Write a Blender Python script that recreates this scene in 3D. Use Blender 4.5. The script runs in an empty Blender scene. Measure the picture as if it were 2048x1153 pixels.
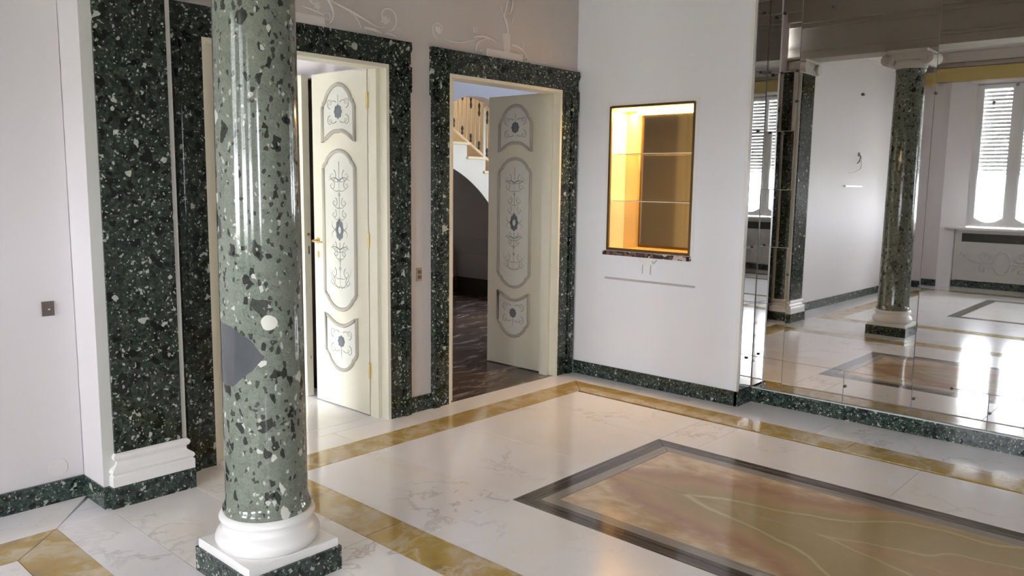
import bpy, math, random
from mathutils import Vector, Matrix
random.seed(7)
S = bpy.context.scene
COL = S.collection
pi = math.pi

# ------------------------------------------------------------------ camera, world, light, exposure
def set_camera():
    cd = bpy.data.cameras.new('camera'); co = bpy.data.objects.new('camera', cd); COL.objects.link(co)
    yaw, pitch, roll = math.radians(47.582), math.radians(-7.454), math.radians(0.737)
    fw0 = Vector((math.sin(yaw), math.cos(yaw), 0)); rt0 = Vector((math.cos(yaw), -math.sin(yaw), 0)); up0 = Vector((0, 0, 1))
    fw = fw0 * math.cos(pitch) + up0 * math.sin(pitch); up = up0 * math.cos(pitch) - fw0 * math.sin(pitch)
    rt = rt0 * math.cos(roll) + up * math.sin(roll); up = up * math.cos(roll) - rt0 * math.sin(roll)
    m = Matrix((rt, up, -fw)).transposed().to_4x4(); m.translation = Vector((-5.005, -3.922, 1.5))
    co.matrix_world = m
    cd.sensor_width = 36; cd.lens = 1608.8 / 2048 * 36; cd.clip_start = 0.05
    S.camera = co
set_camera()

w = bpy.data.worlds.new('sky'); S.world = w; w.use_nodes = True
bg = w.node_tree.nodes['Background']; bg.inputs['Color'].default_value = (0.89, 0.935, 1.0, 1); bg.inputs['Strength'].default_value = 26.0

def portal(name, loc, rot, sx, sy):
    l = bpy.data.lights.new(name, 'AREA'); l.shape = 'RECTANGLE'; l.size = sx; l.size_y = sy
    l.cycles.is_portal = True
    o = bpy.data.objects.new(name, l); COL.objects.link(o); o.location = loc; o.rotation_euler = rot
    return o
WY = (-1.26, -3.38, -5.50)                      # salon windows, centres along the wall
for yy in WY: portal('window_daylight', (-8.62, yy, 1.98), (0, -pi / 2, 0), 2.16, 1.16)
portal('front_window_daylight', (-6.5, -7.18, 1.7), (pi / 2, 0, 0), .5, 1.4)
portal('vestibule_daylight', (-4.96, 1.0, .575), (0, -pi / 2, 0), .95, 1.3)
portal('hall_daylight', (2.1, 0.0, 1.95), (pi / 2, 0, 0), .7, .6)

vs = S.view_settings; vs.view_transform = 'Standard'; vs.look = 'None'; vs.gamma = 1; vs.exposure = 1.47; vs.use_curve_mapping = False
S.cycles.blur_glossy = 1.0
S.cycles.max_bounces = 8; S.cycles.diffuse_bounces = 5; S.cycles.glossy_bounces = 5; S.cycles.use_adaptive_sampling = True; S.cycles.adaptive_threshold = .05; S.cycles.adaptive_min_samples = 20
S.cycles.sample_clamp_indirect = 8

# ------------------------------------------------------------------ materials
MATS = {}
class N:
    def __init__(s, name):
        s.m = bpy.data.materials.new(name); s.m.use_nodes = True; s.t = s.m.node_tree
        s.b = s.t.nodes['Principled BSDF']; MATS[name] = s.m
    def n(s, typ, **kw):
        x = s.t.nodes.new(typ)
        for k, v in kw.items():
            if k.startswith('i_'):
                kk = k[2:]; kk = int(kk) if kk.isdigit() else kk.replace('_', ' ')
                if hasattr(v, 'is_linked') or isinstance(v, bpy.types.NodeSocket): s.t.links.new(v, x.inputs[kk])
                else: x.inputs[kk].default_value = v
            else: setattr(x, k, v)
        return x
    def math(s, op, a, b=0.0, c=0.0):
        x = s.t.nodes.new('ShaderNodeMath'); x.operation = op
        for i, v in enumerate((a, b, c)):
            if isinstance(v, bpy.types.NodeSocket): s.t.links.new(v, x.inputs[i])
            else: x.inputs[i].default_value = v
        return x.outputs[0]
    def mix(s, f, a, b):
        x = s.t.nodes.new('ShaderNodeMix'); x.data_type = 'RGBA'
        for i, v in ((0, f), (6, a), (7, b)):
            if isinstance(v, bpy.types.NodeSocket): s.t.links.new(v, x.inputs[i])
            elif i == 0: x.inputs[0].default_value = v
            else: x.inputs[i].default_value = (*v, 1)
        return x.outputs[2]
    def ramp(s, f, stops, const=False):
        x = s.t.nodes.new('ShaderNodeValToRGB'); cr = x.color_ramp
        if const: cr.interpolation = 'CONSTANT'
        while len(cr.elements) < len(stops): cr.elements.new(0.5)
        for e, (p, c) in zip(cr.elements, stops): e.position = p; e.color = (*c, 1) if not isinstance(c, (int, float)) else (c, c, c, 1)
        s.t.links.new(f, x.inputs[0]); return x.outputs[0]
    def pos(s, rand=0.0, scale=(1, 1, 1)):
        g = s.n('ShaderNodeNewGeometry').outputs['Position']
        if rand:
            oi = s.n('ShaderNodeObjectInfo').outputs['Random']
            k = s.n('ShaderNodeCombineXYZ', i_0=s.math('MULTIPLY', oi, rand), i_1=s.math('MULTIPLY', oi, rand * 1.7), i_2=s.math('MULTIPLY', oi, rand * .6)).outputs[0]
            g = s.n('ShaderNodeVectorMath', operation='ADD', i_0=g, i_1=k).outputs[0]
        if scale != (1, 1, 1): g = s.n('ShaderNodeVectorMath', operation='MULTIPLY', i_0=g, i_1=scale).outputs[0]
        return g
    def noise(s, v, sc, det=4, rough=.55, dist=0.0):
        return s.n('ShaderNodeTexNoise', i_Vector=v, i_Scale=sc, i_Detail=det, i_Roughness=rough, i_Distortion=dist).outputs[0]
    def warp(s, v, sc, amt):
        c = s.n('ShaderNodeTexNoise', i_Vector=v, i_Scale=sc, i_Detail=3.0).outputs[1]
        c = s.n('ShaderNodeVectorMath', operation='SUBTRACT', i_0=c, i_1=(.5, .5, .5)).outputs[0]
        c = s.n('ShaderNodeVectorMath', operation='SCALE', i_0=c, i_Scale=amt).outputs[0]
        return s.n('ShaderNodeVectorMath', operation='ADD', i_0=v, i_1=c).outputs[0]
    def out(s, col=None, rough=.5, metal=0., bump=None, bs=.2, bd=.002, **kw):
        if col is not None:
            if isinstance(col, bpy.types.NodeSocket): s.t.links.new(col, s.b.inputs['Base Color'])
            else: s.b.inputs['Base Color'].default_value = (*col, 1)
        if isinstance(rough, bpy.types.NodeSocket): s.t.links.new(rough, s.b.inputs['Roughness'])
        else: s.b.inputs['Roughness'].default_value = rough
        s.b.inputs['Metallic'].default_value = metal
        for k, v in kw.items(): s.b.inputs[k.replace('_', ' ')].default_value = v
        if bump is not None:
            bp = s.n('ShaderNodeBump', i_Strength=bs, i_Distance=bd, i_Height=bump); s.t.links.new(bp.outputs[0], s.b.inputs['Normal'])
        return s.m

def plain(name, col, rough=.5, metal=0., noise=.04, nsc=3., bump=0.0, **kw):
    n = N(name); f = n.noise(n.pos(), nsc, 5)
    lo = tuple(max(0, c * (1 - noise * 2)) for c in col); hi = tuple(min(1, c * (1 + noise * 2)) for c in col)
    c = n.mix(f, lo, hi)
    b = n.noise(n.pos(), 90., 3) if bump else None
    return n.out(c, rough, metal, b, bump, .001, **kw)

def verde(name, lo, mid, hi, white=.5, sc=1.0, big=None, rough=.1):
    n = N(name); p = n.pos(); q = n.warp(p, 14 * sc, .05 / sc)
    v1 = n.n('ShaderNodeTexVoronoi', i_Vector=q, i_Scale=30. * sc); r1 = n.n('ShaderNodeSeparateColor', i_0=v1.outputs['Color']).outputs[0]
    v2 = n.n('ShaderNodeTexVoronoi', i_Vector=q, i_Scale=75. * sc); r2 = n.n('ShaderNodeSeparateColor', i_0=v2.outputs['Color']).outputs[1]
    fine = n.noise(q, 160. * sc, 4, .7)
    base = n.ramp(n.math('ADD', n.math('MULTIPLY', r2, .55), n.math('MULTIPLY', fine, .45)), [(.18, lo), (.45, mid), (.62, mid), (.85, hi)])
    dark = n.ramp(n.math('ADD', r1, n.math('MULTIPLY', v1.outputs['Distance'], .25)), [(.26, 1.), (.33, 0.)])
    c = n.mix(n.math('MULTIPLY', dark, .85), base, tuple(x * .35 for x in lo))
    w3 = n.warp(p, 26 * sc, .03)
    for vs_, thr, k in ((26., .006, 1.), (50., .011, .95), (85., .022, .85), (140., .045, .7)):
        vv = n.n('ShaderNodeTexVoronoi', i_Vector=w3, i_Scale=vs_ * sc); rr = n.n('ShaderNodeSeparateColor', i_0=vv.outputs['Color']).outputs[2]
        c = n.mix(n.math('MULTIPLY', n.math('LESS_THAN', rr, thr), white * k), c, (.68, .71, .62))
    if big:
        (bx, by, bz), (ax, ay, az) = big
        d = n.n('ShaderNodeVectorMath', operation='SUBTRACT', i_0=n.warp(p, 12, .06), i_1=(bx, by, bz)).outputs[0]
        d = n.n('ShaderNodeVectorMath', operation='DIVIDE', i_0=d, i_1=(ax, ay, az)).outputs[0]
        l = n.n('ShaderNodeVectorMath', operation='LENGTH', i_0=d).outputs['Value']
        c = n.mix(n.math('LESS_THAN', l, 1.), c, (.055, .065, .066))
    return n.out(c, rough, Specular_IOR_Level=.6)

def column_marble():
    n = N('verde_column'); p = n.pos(); q = n.warp(p, 22, .02)
    def cells(vec, sc, thr, ch=0):
        v = n.n('ShaderNodeTexVoronoi', i_Vector=vec, i_Scale=sc); return n.math('LESS_THAN', n.n('ShaderNodeSeparateColor', i_0=v.outputs['Color']).outputs[ch], thr)
    v2 = n.n('ShaderNodeTexVoronoi', i_Vector=q, i_Scale=42.); r2 = n.n('ShaderNodeSeparateColor', i_0=v2.outputs['Color']).outputs[1]
    t = n.math('ADD', n.math('MULTIPLY', r2, .13), n.math('ADD', n.math('MULTIPLY', n.noise(q, 130., 5, .72), .72), n.math('MULTIPLY', n.noise(p, 7., 3), .15)))
    c = n.ramp(t, [(.30, (.09, .10, .08)), (.44, (.165, .187, .148)), (.58, (.205, .227, .183)), (.75, (.30, .32, .26))])
    st = n.n('ShaderNodeVectorMath', operation='MULTIPLY', i_0=p, i_1=(1, 1, .72)).outputs[0]; w1 = n.warp(st, 30, .018)
    for sc, thr, ch, k in ((30., .022, 0, .85), (52., .045, 2, .85), (90., .07, 0, .75), (18., .006, 1, .7)):
        c = n.mix(n.math('MULTIPLY', cells(w1, sc, thr, ch), k), c, (.012, .014, .012))
    for sc, thr, ch, k in ((34., .005, 2, .85), (75., .012, 1, .7), (120., .022, 2, .5)):
        c = n.mix(n.math('MULTIPLY', cells(w1, sc, thr, ch), k), c, (.66, .66, .58))
    # the two large inclusions on the side towards the doors of the salon
    d = n.n('ShaderNodeVectorMath', operation='SUBTRACT', i_0=n.warp(p, 10, .035), i_1=(-3.45, -1.244, 0)).outputs[0]
    t = n.n('ShaderNodeVectorMath', operation='DOT_PRODUCT', i_0=d, i_1=(.865, -.502, 0)).outputs['Value']
    fr = n.math('GREATER_THAN', n.n('ShaderNodeVectorMath', operation='DOT_PRODUCT', i_0=d, i_1=(-.502, -.865, 0)).outputs['Value'], -.02)
    z = n.n('ShaderNodeSeparateXYZ', i_0=d).outputs[2]
    hz = n.math('SUBTRACT', .115, n.math('MULTIPLY', n.math('MAXIMUM', n.math('ADD', t, .105), 0.), 1.05))
    m = n.math('MULTIPLY', n.math('LESS_THAN', n.math('ABSOLUTE', n.math('SUBTRACT', z, .875)), hz), fr)
    c = n.mix(m, c, n.mix(n.noise(p, 9., 4), (.07, .075, .08), (.11, .115, .12)))  # dark inclusion, greys lifted to hold the surface reflection
    e = n.math('ADD', n.math('POWER', n.math('DIVIDE', n.math('SUBTRACT', t, .022), .031), 2.), n.math('POWER', n.math('DIVIDE', n.math('SUBTRACT', z, .992), .030), 2.))
    c = n.mix(n.math('MULTIPLY', n.math('LESS_THAN', e, 1.), fr), c, (.68, .68, .60))
    return n.out(c, .1, Specular_IOR_Level=.6)
column_marble()
verde('verde_panel', (.008, .013, .010), (.030, .043, .031), (.085, .11, .082), .62, 1.0)
verde('verde_skirt', (.010, .018, .015), (.035, .055, .045), (.10, .14, .12), .55, 1.25)

def white_marble():
    n = N('white_marble'); p = n.pos(9.0); q = n.warp(p, 1.6, .5)
    a = n.noise(q, 2.2, 6, .6); vein = n.math('ABSOLUTE', n.math('SUBTRACT', a, .5))
    m2 = n.ramp(n.noise(p, 1.1, 3), [(.50, 0.), (.66, 1.)])
    v = n.math('MULTIPLY', n.ramp(vein, [(0., .9), (.006, .5), (.022, 0.)]), m2)
    cloud = n.noise(q, 1.3, 5, .6)
    base = n.ramp(cloud, [(.30, (.85, .835, .87)), (.48, (.88, .86, .875)), (.60, (.87, .835, .81)), (.74, (.83, .765, .70))])
    c = n.mix(n.math('MULTIPLY', v, .6), base, (.30, .27, .26))
    return n.out(c, .14, Specular_IOR_Level=.6)
white_marble()
def yellow_marble():
    n = N('yellow_marble'); p = n.pos(5.0); q = n.warp(p, 3.5, .25)
    a = n.noise(q, 5., 6, .62)
    c = n.ramp(a, [(.30, (.33, .24, .12)), (.42, (.47, .31, .075)), (.52, (.49, .35, .12)), (.60, (.57, .46, .26)), (.72, (.60, .53, .40))])
    v = n.math('ABSOLUTE', n.math('SUBTRACT', n.noise(q, 3.3, 5), .5))
    c = n.mix(n.ramp(v, [(0., .55), (.03, 0.)]), c, (.66, .58, .42))
    return n.out(c, .1, Specular_IOR_Level=.55)
yellow_marble()
def streak(name, axis, cols):
    n = N(name); sc = (.6, 26, 1) if axis == 'x' else (26, .6, 1)
    p = n.n('ShaderNodeVectorMath', operation='MULTIPLY', i_0=n.warp(n.pos(), 2.5, .03), i_1=sc).outputs[0]
    a = n.noise(p, 1.5, 6, .7)
    return n.out(n.ramp(a, list(zip((.3, .45, .56, .7), cols))), .1, Specular_IOR_Level=.55)
for ax in 'xy':
    streak('dark_streak_' + ax, ax, [(.035, .028, .022), (.085, .07, .06), (.16, .14, .125), (.30, .27, .24)])
    streak('pale_streak_' + ax, ax, [(.20, .17, .14), (.34, .30, .27), (.36, .33, .28), (.22, .19, .16)])
def onyx():
    n = N('onyx'); p = n.warp(n.pos(), 1.6, .06)
    sx = n.n('ShaderNodeSeparateXYZ', i_0=p).outputs
    xx = n.math('ABSOLUTE', n.math('ADD', sx[0], 1.636)); yy = n.math('SUBTRACT', -1.62, sx[1])
    f = n.math('SUBTRACT', n.math('MULTIPLY', yy, .36), n.math('POWER', n.math('ADD', xx, .02), 1.15))
    g = n.n('ShaderNodeCombineXYZ', i_0=xx, i_1=sx[1], i_2=0.0).outputs[0]
    nz = n.noise(g, 2.0, 2, .45)
    f = n.math('ADD', f, n.math('MULTIPLY', n.math('SUBTRACT', nz, .5), .34))
    c = n.ramp(n.math('ADD', n.math('MULTIPLY', f, .9), .5), [(.0, (.66, .51, .35)), (.26, (.70, .55, .38)), (.38, (.60, .44, .28)), (.47, (.44, .27, .17)), (.53, (.50, .34, .19)), (.60, (.43, .33, .17)), (.8, (.45, .35, .19)), (1., (.50, .33, .20))])
    wv = n.n('ShaderNodeTexNoise', i_Vector=n.n('ShaderNodeVectorMath', operation='MULTIPLY', i_0=g, i_1=(9, 6, 1)).outputs[0], i_Scale=1.6, i_Detail=5.).outputs[0]
    msk = n.ramp(n.math('ADD', n.math('MULTIPLY', f, .9), .5), [(.36, 1.), (.50, .12)])
    c = n.mix(n.math('MULTIPLY', msk, n.ramp(wv, [(.35, .35), (.55, 0.)])), c, (.36, .23, .12))
    c = n.mix(n.math('MULTIPLY', msk, n.ramp(wv, [(.52, 0.), (.70, .55)])), c, (.80, .68, .50))
    l1 = n.math('ABSOLUTE', n.math('SUBTRACT', f, .14)); l2 = n.math('ABSOLUTE', n.math('SUBTRACT', f, .38))
    ln = n.math('MAXIMUM', n.ramp(l1, [(0., .8), (.014, 0.)]), n.ramp(l2, [(0., .6), (.012, 0.)]))
    c = n.mix(ln, c, (.62, .55, .33))
    return n.out(c, .09, Specular_IOR_Level=.55)
onyx()
def hall_marble():
    n = N('hall_marble'); p = n.n('ShaderNodeVectorMath', operation='MULTIPLY', i_0=n.warp(n.pos(4.), 2., .35), i_1=(1.1, 4.6, 1)).outputs[0]
    a = n.noise(p, 2.4, 7, .68)
    return n.out(n.ramp(a, [(.34, (.04, .024, .016)), (.47, (.11, .072, .052)), (.57, (.20, .15, .125)), (.67, (.55, .52, .52))]), .11)
hall_marble()
def sill_marble():
    n = N('breccia_sill'); v = n.n('ShaderNodeTexVoronoi', i_Vector=n.warp(n.pos(), 15, .04), i_Scale=38.); r = n.n('ShaderNodeSeparateColor', i_0=v.outputs['Color']).outputs[0]
    return n.out(n.ramp(r, [(0., (.06, .035, .03)), (.35, (.20, .13, .11)), (.6, (.62, .55, .5)), (.8, (.10, .06, .05))], True), .12)
sill_marble()

plain('wall_plaster', (.62, .575, .55), .75, bump=.08, noise=.02, nsc=.8)  # door wall tone lowered too, its backlit dimness is in the colour
plain('pier_white_lit', (.87, .87, .905), .55, bump=.05, noise=.015, nsc=.8)  # whiter than the salon walls: brighter light on the pier put into the paint
plain('wall_white_dimmed', (.68, .64, .645), .6, bump=.05, noise=.02, nsc=.8)  # lowered against the pier to set the light balance by colour
plain('ceiling_paint', (.66, .63, .60), .8)
plain('beam_paint', (.38, .355, .31), .7)
plain('capital_shaded', (.60, .575, .53), .6)  # darker than the white stone, shadow on the capitals put into the colour
plain('relief_plaster', (.77, .715, .68), .6)
plain('border_paint', (.62, .61, .57), .6)
plain('stone_white', (.86, .84, .82), .28, noise=.02)
plain('door_cream', (.80, .77, .63), .35, noise=.015)
plain('door_panel_paint', (.77, .77, .70), .4, noise=.02)
plain('molding_paint', (.50, .475, .40), .4)
plain('ornament_blue', (.20, .23, .25), .55)
plain('ornament_green', (.42, .44, .38), .55)
plain('brass', (.72, .55, .25), .28, 1.)
plain('bronze_switch', (.15, .115, .10), .45, .2)
plain('switch_tan', (.42, .32, .22), .45)
plain('dark_clip', (.03, .022, .02), .35)
plain('grey_edge', (.55, .56, .53), .4)
plain('plate_cream', (.70, .655, .64), .45)
plain('niche_frame', (.16, .10, .045), .35, .5)
plain('niche_side', (.86, .70, .44), .55)
plain('pelmet_yellow', (.50, .38, .13), .5)
plain('window_white', (.80, .80, .80), .4)
plain('shutter_slat', (.32, .31, .28), .6)
plain('radiator_paint', (.62, .61, .58), .5)
plain('dark_grill', (.07, .07, .055), .5)
plain('ledge_shade', (.56, .54, .53), .6)  # ledge toned darker than the wall, stands in for its shadow line
plain('shelf_edge_lit', (.75, .72, .60), .3)  # pale strip paints the lit rim of the glass shelves
plain('stair_cream', (.62, .60, .53), .5)
plain('tread_marble', (.72, .62, .44), .25)
plain('rail_cream', (.68, .57, .38), .4)
plain('iron_knot', (.05, .05, .045), .45, .4)
plain('hall_wall', (.50, .45, .40), .75)
plain('hall_upper_daylit', (.50, .53, .66), .7)  # blue daylight on arch wall and ceiling put into the paint
plain('vestibule_ceiling', (.66, .67, .72), .7)
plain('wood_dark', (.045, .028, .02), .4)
plain('closet_gap_dark', (.10, .07, .045), .7)  # dark walls of the added box, so the gap by the leaf stays dark
plain('cable_black', (.02, .02, .02), .5)
plain('joint_grey', (.30, .28, .26), .8)
plain('lawn', (.34, .34, .27), .9, noise=.2, nsc=6.)
def mirror_mat(name, col, rough):
    n = N(name); f = n.noise(n.pos(), 2.2, 5)
    return n.out(n.mix(f, tuple(c * .93 for c in col), col), rough, 1.)
mirror_mat('mirror', (.70, .695, .685), .012)
mirror_mat('bronze_mirror', (.66, .54, .32), .07)
def glass_mat():
    n = N('pane_glass'); t = n.n('ShaderNodeBsdfTransparent'); g = n.n('ShaderNodeBsdfGlossy', i_Roughness=.02)
    fr = n.n('ShaderNodeFresnel', i_IOR=1.45); mx = n.n('ShaderNodeMixShader'); n.t.links.new(fr.outputs[0], mx.inputs[0])
    n.t.links.new(t.outputs[0], mx.inputs[1]); n.t.links.new(g.outputs[0], mx.inputs[2]); n.t.links.new(mx.outputs[0], n.t.nodes['Material Output'].inputs[0])
glass_mat()
def emit(name, col, st):
    n = N(name); n.b.inputs['Emission Color'].default_value = (*col, 1); n.b.inputs['Emission Strength'].default_value = st; n.out((.9, .8, .6), .5)
emit('lamp_tube', (1., .66, .30), 9.)

# ------------------------------------------------------------------ mesh builder
class B:
    def __init__(s): s.v = []; s.f = []; s.sm = []
    def add(s, vs, fs, smooth=False):
        o = len(s.v); s.v += [tuple(v) for v in vs]; s.f += [tuple(i + o for i in f) for f in fs]; s.sm += [smooth] * len(fs); return s
    def box(s, x0, x1, y0, y1, z0, z1):
        x0, x1 = min(x0, x1), max(x0, x1); y0, y1 = min(y0, y1), max(y0, y1); z0, z1 = min(z0, z1), max(z0, z1)
        return s.add([(x0, y0, z0), (x1, y0, z0), (x1, y1, z0), (x0, y1, z0), (x0, y0, z1), (x1, y0, z1), (x1, y1, z1), (x0, y1, z1)],
                     [(3, 2, 1, 0), (4, 5, 6, 7), (0, 1, 5, 4), (1, 2, 6, 5), (2, 3, 7, 6), (3, 0, 4, 7)])
    def cbox(s, x0, x1, y0, y1, z0, z1, c):                       # box with its top edges chamfered
        return s.frustum(x0, x1, y0, y1, z0, z1 - c, z1, c)
    def frustum(s, x0, x1, y0, y1, z0, zm, z1, c):
        r = lambda d, z: [(x0 + d, y0 + d, z), (x1 - d, y0 + d, z), (x1 - d, y1 - d, z), (x0 + d, y1 - d, z)]
        v = r(0, z0) + r(0, zm) + r(c, z1); f = [(3, 2, 1, 0), (8, 9, 10, 11)]
        for k in (0, 4):
            for i in range(4): j = (i + 1) % 4; f.append((k + i, k + j, k + 4 + j, k + 4 + i))
        return s.add(v, f)
    def prism(s, poly, ax, a, b):                                # polygon in the two other axes, pushed along ax
        n = len(poly)
        def P(u, t): return {'x': (t, u[0], u[1]), 'y': (u[0], t, u[1]), 'z': (u[0], u[1], t)}[ax]
        v = [P(u, a) for u in poly] + [P(u, b) for u in poly]
        f = [tuple(range(n)), tuple(range(2 * n - 1, n - 1, -1))] + [(i, n + i, n + (i + 1) % n, (i + 1) % n) for i in range(n)]
        return s.add(v, f)
    def lathe(s, prof, c=(0, 0), n=48):
        v = []; f = []
        for r, z in prof:
            for i in range(n): a = 2 * pi * i / n; v.append((c[0] + r * math.cos(a), c[1] + r * math.sin(a), z))
        for k in range(len(prof) - 1):
            for i in range(n): j = (i + 1) % n; f.append((k * n + i, k * n + j, (k + 1) * n + j, (k + 1) * n + i))
        s.add(v, f, True)
        return s.add([v[i] for i in range(n)], [tuple(range(n - 1, -1, -1))]).add([v[(len(prof) - 1) * n + i] for i in range(n)], [tuple(range(n))])
    def cyl(s, p, q, r, n=10, r2=None):
        return s.tube([p, q], [r, r if r2 is None else r2], n)
    def tube(s, pts, r, n=6, closed=False, flat=None):            # flat = (axis index, factor): squash the section along an axis
        pts = [Vector(p) for p in pts]; m = len(pts); rs = r if isinstance(r, (list, tuple)) else [r] * m
        v = []; f = []
        for i, p in enumerate(pts):
            a = pts[(i - 1) % m] if (i or closed) else p; b = pts[(i + 1) % m] if (i < m - 1 or closed) else p
            d = (b - a).normalized() if (b - a).length > 1e-9 else Vector((0, 0, 1))
            ref = Vector((0, 0, 1)) if abs(d.z) < .9 else Vector((1, 0, 0))
            if flat is not None:
                ref = Vector((0, 0, 0)); ref[flat[0]] = 1
            u = d.cross(ref).normalized(); w_ = u.cross(d).normalized()
            k = flat[1] if flat is not None else 1
            for j in range(n): t = 2 * pi * j / n; v.append(p + u * (math.cos(t) * rs[i]) + w_ * (math.sin(t) * rs[i] * k))
        for i in range(m if closed else m - 1):
            for j in range(n): f.append((i * n + j, i * n + (j + 1) % n, ((i + 1) % m) * n + (j + 1) % n, ((i + 1) % m) * n + j))
        s.add(v, f, True)
        if not closed: s.add(v[:n], [tuple(range(n - 1, -1, -1))]).add(v[-n:], [tuple(range(n))])
        return s
    def mesh(s, name, mat, off=(0, 0, 0)):
        me = bpy.data.meshes.new(name); me.from_pydata([(x - off[0], y - off[1], z - off[2]) for x, y, z in s.v], [], s.f)
        me.polygons.foreach_set('use_smooth', s.sm); me.update()
        import bmesh as _b
        bm = _b.new(); bm.from_mesh(me); _b.ops.recalc_face_normals(bm, faces=bm.faces); bm.to_mesh(me); bm.free()
        me.materials.append(MATS[mat]); return me

def tag(o, label=None, cat=None, group=None, kind=None):
    if label: o['label'] = label
    if cat: o['category'] = cat
    if group: o['group'] = group
    if kind: o['kind'] = kind
    return o
def empty(name, loc, label=None, cat=None, group=None, kind=None):
    o = bpy.data.objects.new(name, None); COL.objects.link(o); o.location = loc; o.empty_display_size = .1
    o['base'] = list(loc); return tag(o, label, cat, group, kind)
def base_of(o):
    while o.parent: o = o.parent
    return tuple(o.location)
def part(name, b, mat, parent, label=None, kind=None):          # world-space geometry, stored relative to the thing's base
    o = bpy.data.objects.new(name, b.mesh(name, mat, base_of(parent))); COL.objects.link(o); o.parent = parent
    return tag(o, label, None, None, kind)
def single(name, b, mat, label=None, cat=None, group=None, kind=None, origin=None):
    n = len(b.v)
    if origin is None: origin = (sum(v[0] for v in b.v) / n, sum(v[1] for v in b.v) / n, min(v[2] for v in b.v))
    o = bpy.data.objects.new(name, b.mesh(name, mat, origin)); COL.objects.link(o); o.location = origin
    return tag(o, label, cat, group, kind)
def struct(name, b, mat, label): return single(name, b, mat, label, None, None, 'structure', (0, 0, 0))
def copy_tree(o, loc=None, parent=None):
    c = o.copy(); COL.objects.link(c); c.parent = parent
    if loc is not None: c.location = loc
    for ch in list(o.children): copy_tree(ch, None, c)
    return c
def wall_holes(b, ax, a0, a1, u0, u1, z0, z1, holes):             # wall slab, ax = its thickness axis, with rectangular holes (u0,u1,z0,z1)
    us = sorted({u0, u1, *[h[0] for h in holes], *[h[1] for h in holes]}); zs = sorted({z0, z1, *[h[2] for h in holes], *[h[3] for h in holes]})
    for i in range(len(us) - 1):
        k = 0
        while k < len(zs) - 1:
            um = (us[i] + us[i + 1]) / 2
            solid = lambda q: not any(h[0] < um < h[1] and h[2] < (zs[q] + zs[q + 1]) / 2 < h[3] for h in holes)
            if not solid(k): k += 1; continue
            e = k
            while e + 1 < len(zs) - 1 and solid(e + 1): e += 1
            if ax == 'y': b.box(us[i], us[i + 1], a0, a1, zs[k], zs[e + 1])
            else: b.box(a0, a1, us[i], us[i + 1], zs[k], zs[e + 1])
            k = e + 1
    return b

YF = -6.76          # front wall
CZ = 3.5            # ceiling
XW = -8.15          # window wall
DM = .204           # mirror plane
PE = -1.443         # end of the niche pier
LW = .045           # back wall of the salon left of the pilaster
D1 = (-3.03, -1.854); D2 = (-1.358, -.198); HI = 2.196; HO = 2.344

# ------------------------------------------------------------------ floor
fl = empty('floor', (0, 0, 0), 'polished white marble floor with yellow bands and inlaid panels', kind='structure')
part('floor_bed', B().box(-8.2, .3, YF - .05, .12, -.06, -.012), 'joint_grey', fl)
G = .0012
def slab(x0, x1, y0, y1, name='marble_slab', mat='white_marble'):
    part(name, B().cbox(x0 + G, x1 - G, y0 + G, y1 - G, -.012, 0, .0008), mat, fl)
def pslab(poly, name, mat):
    part(name, B().prism(poly, 'z', -.012, 0), mat, fl)
def strip_y(x0, x1, ys, **k):
    for a, b in zip(ys, ys[1:]): slab(x0, x1, min(a, b), max(a, b), **k)
def strip_x(y0, y1, xs, **k):
    for a, b in zip(xs, xs[1:]): slab(min(a, b), max(a, b), y0, y1, **k)
bL, bl, bR, br = -3.015, -2.81, -.22, -.46                      # yellow band of the dining room
bT, bt, bF, bf = -.22, -.43, YF + .22, YF + .43
# border outside the band
strip_x(bT, 0, [bL, -2.28, -1.56, -.90, 0.0])
strip_x(0, .12, [D1[0] + .0, D1[1]], name='threshold_slab')
strip_y(bR, DM - .01, [bT, -1.15, -2.08, -3.2, -4.3, -5.4, bF])
strip_x(YF, bF, [bL, -2.0, -1.0, DM])
def mitre_band(x0, x1, y0, y1, wdt, name, mx, my, nx=1, ny=1):  # outer rectangle, width; mitred pieces cut into nx / ny lengths
    X0, X1, Y0, Y1 = x0 + wdt, x1 - wdt, y0 + wdt, y1 - wdt
    def run(a0, a1, b0, b1, n, f):
        for i in range(n):
            t0, t1 = i / n, (i + 1) / n
            oa, ob = a0 + (a1 - a0) * t0, a0 + (a1 - a0) * t1; ia, ib = b0 + (b1 - b0) * t0, b0 + (b1 - b0) * t1
            if 0 < i: ia = oa
            if i < n - 1: ib = ob
            f(oa + G, ob - G, ia + G, ib - G)
    run(x0, x1, X0, X1, nx, lambda a, b, c, d: pslab([(a, y1), (c, Y1 + G), (d, Y1 + G), (b, y1)], name, mx))
    run(x0, x1, X0, X1, nx, lambda a, b, c, d: pslab([(a, y0), (b, y0), (d, Y0 - G), (c, Y0 - G)], name, mx))
    run(y0, y1, Y0, Y1, ny, lambda a, b, c, d: pslab([(x0, a), (X0 - G, c), (X0 - G, d), (x0, b)], name, my))
    run(y0, y1, Y0, Y1, ny, lambda a, b, c, d: pslab([(x1, a), (x1, b), (X1 + G, d), (X1 + G, c)], name, my))
mitre_band(bL, bR, bF, bT, .21, 'yellow_band', 'yellow_marble', 'yellow_marble', 3, 6)
IX0, IX1, IY0, IY1 = -2.28, -.992, -5.30, -1.453
strip_x(IY1, bt, [bl, IX0, -1.615, -.962, br])
strip_y(bl, IX0, [IY1, -2.55, -3.65, -4.7, bf]); strip_y(IX1, br, [IY1, -1.70, -2.75, -3.85, -4.95, bf])
strip_x(bf, IY0, [IX0, -1.636, IX1])
mitre_band(IX0, IX1, IY0, IY1, .095, 'inlay_frame', 'dark_streak_x', 'dark_streak_y', 1, 1)
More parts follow.
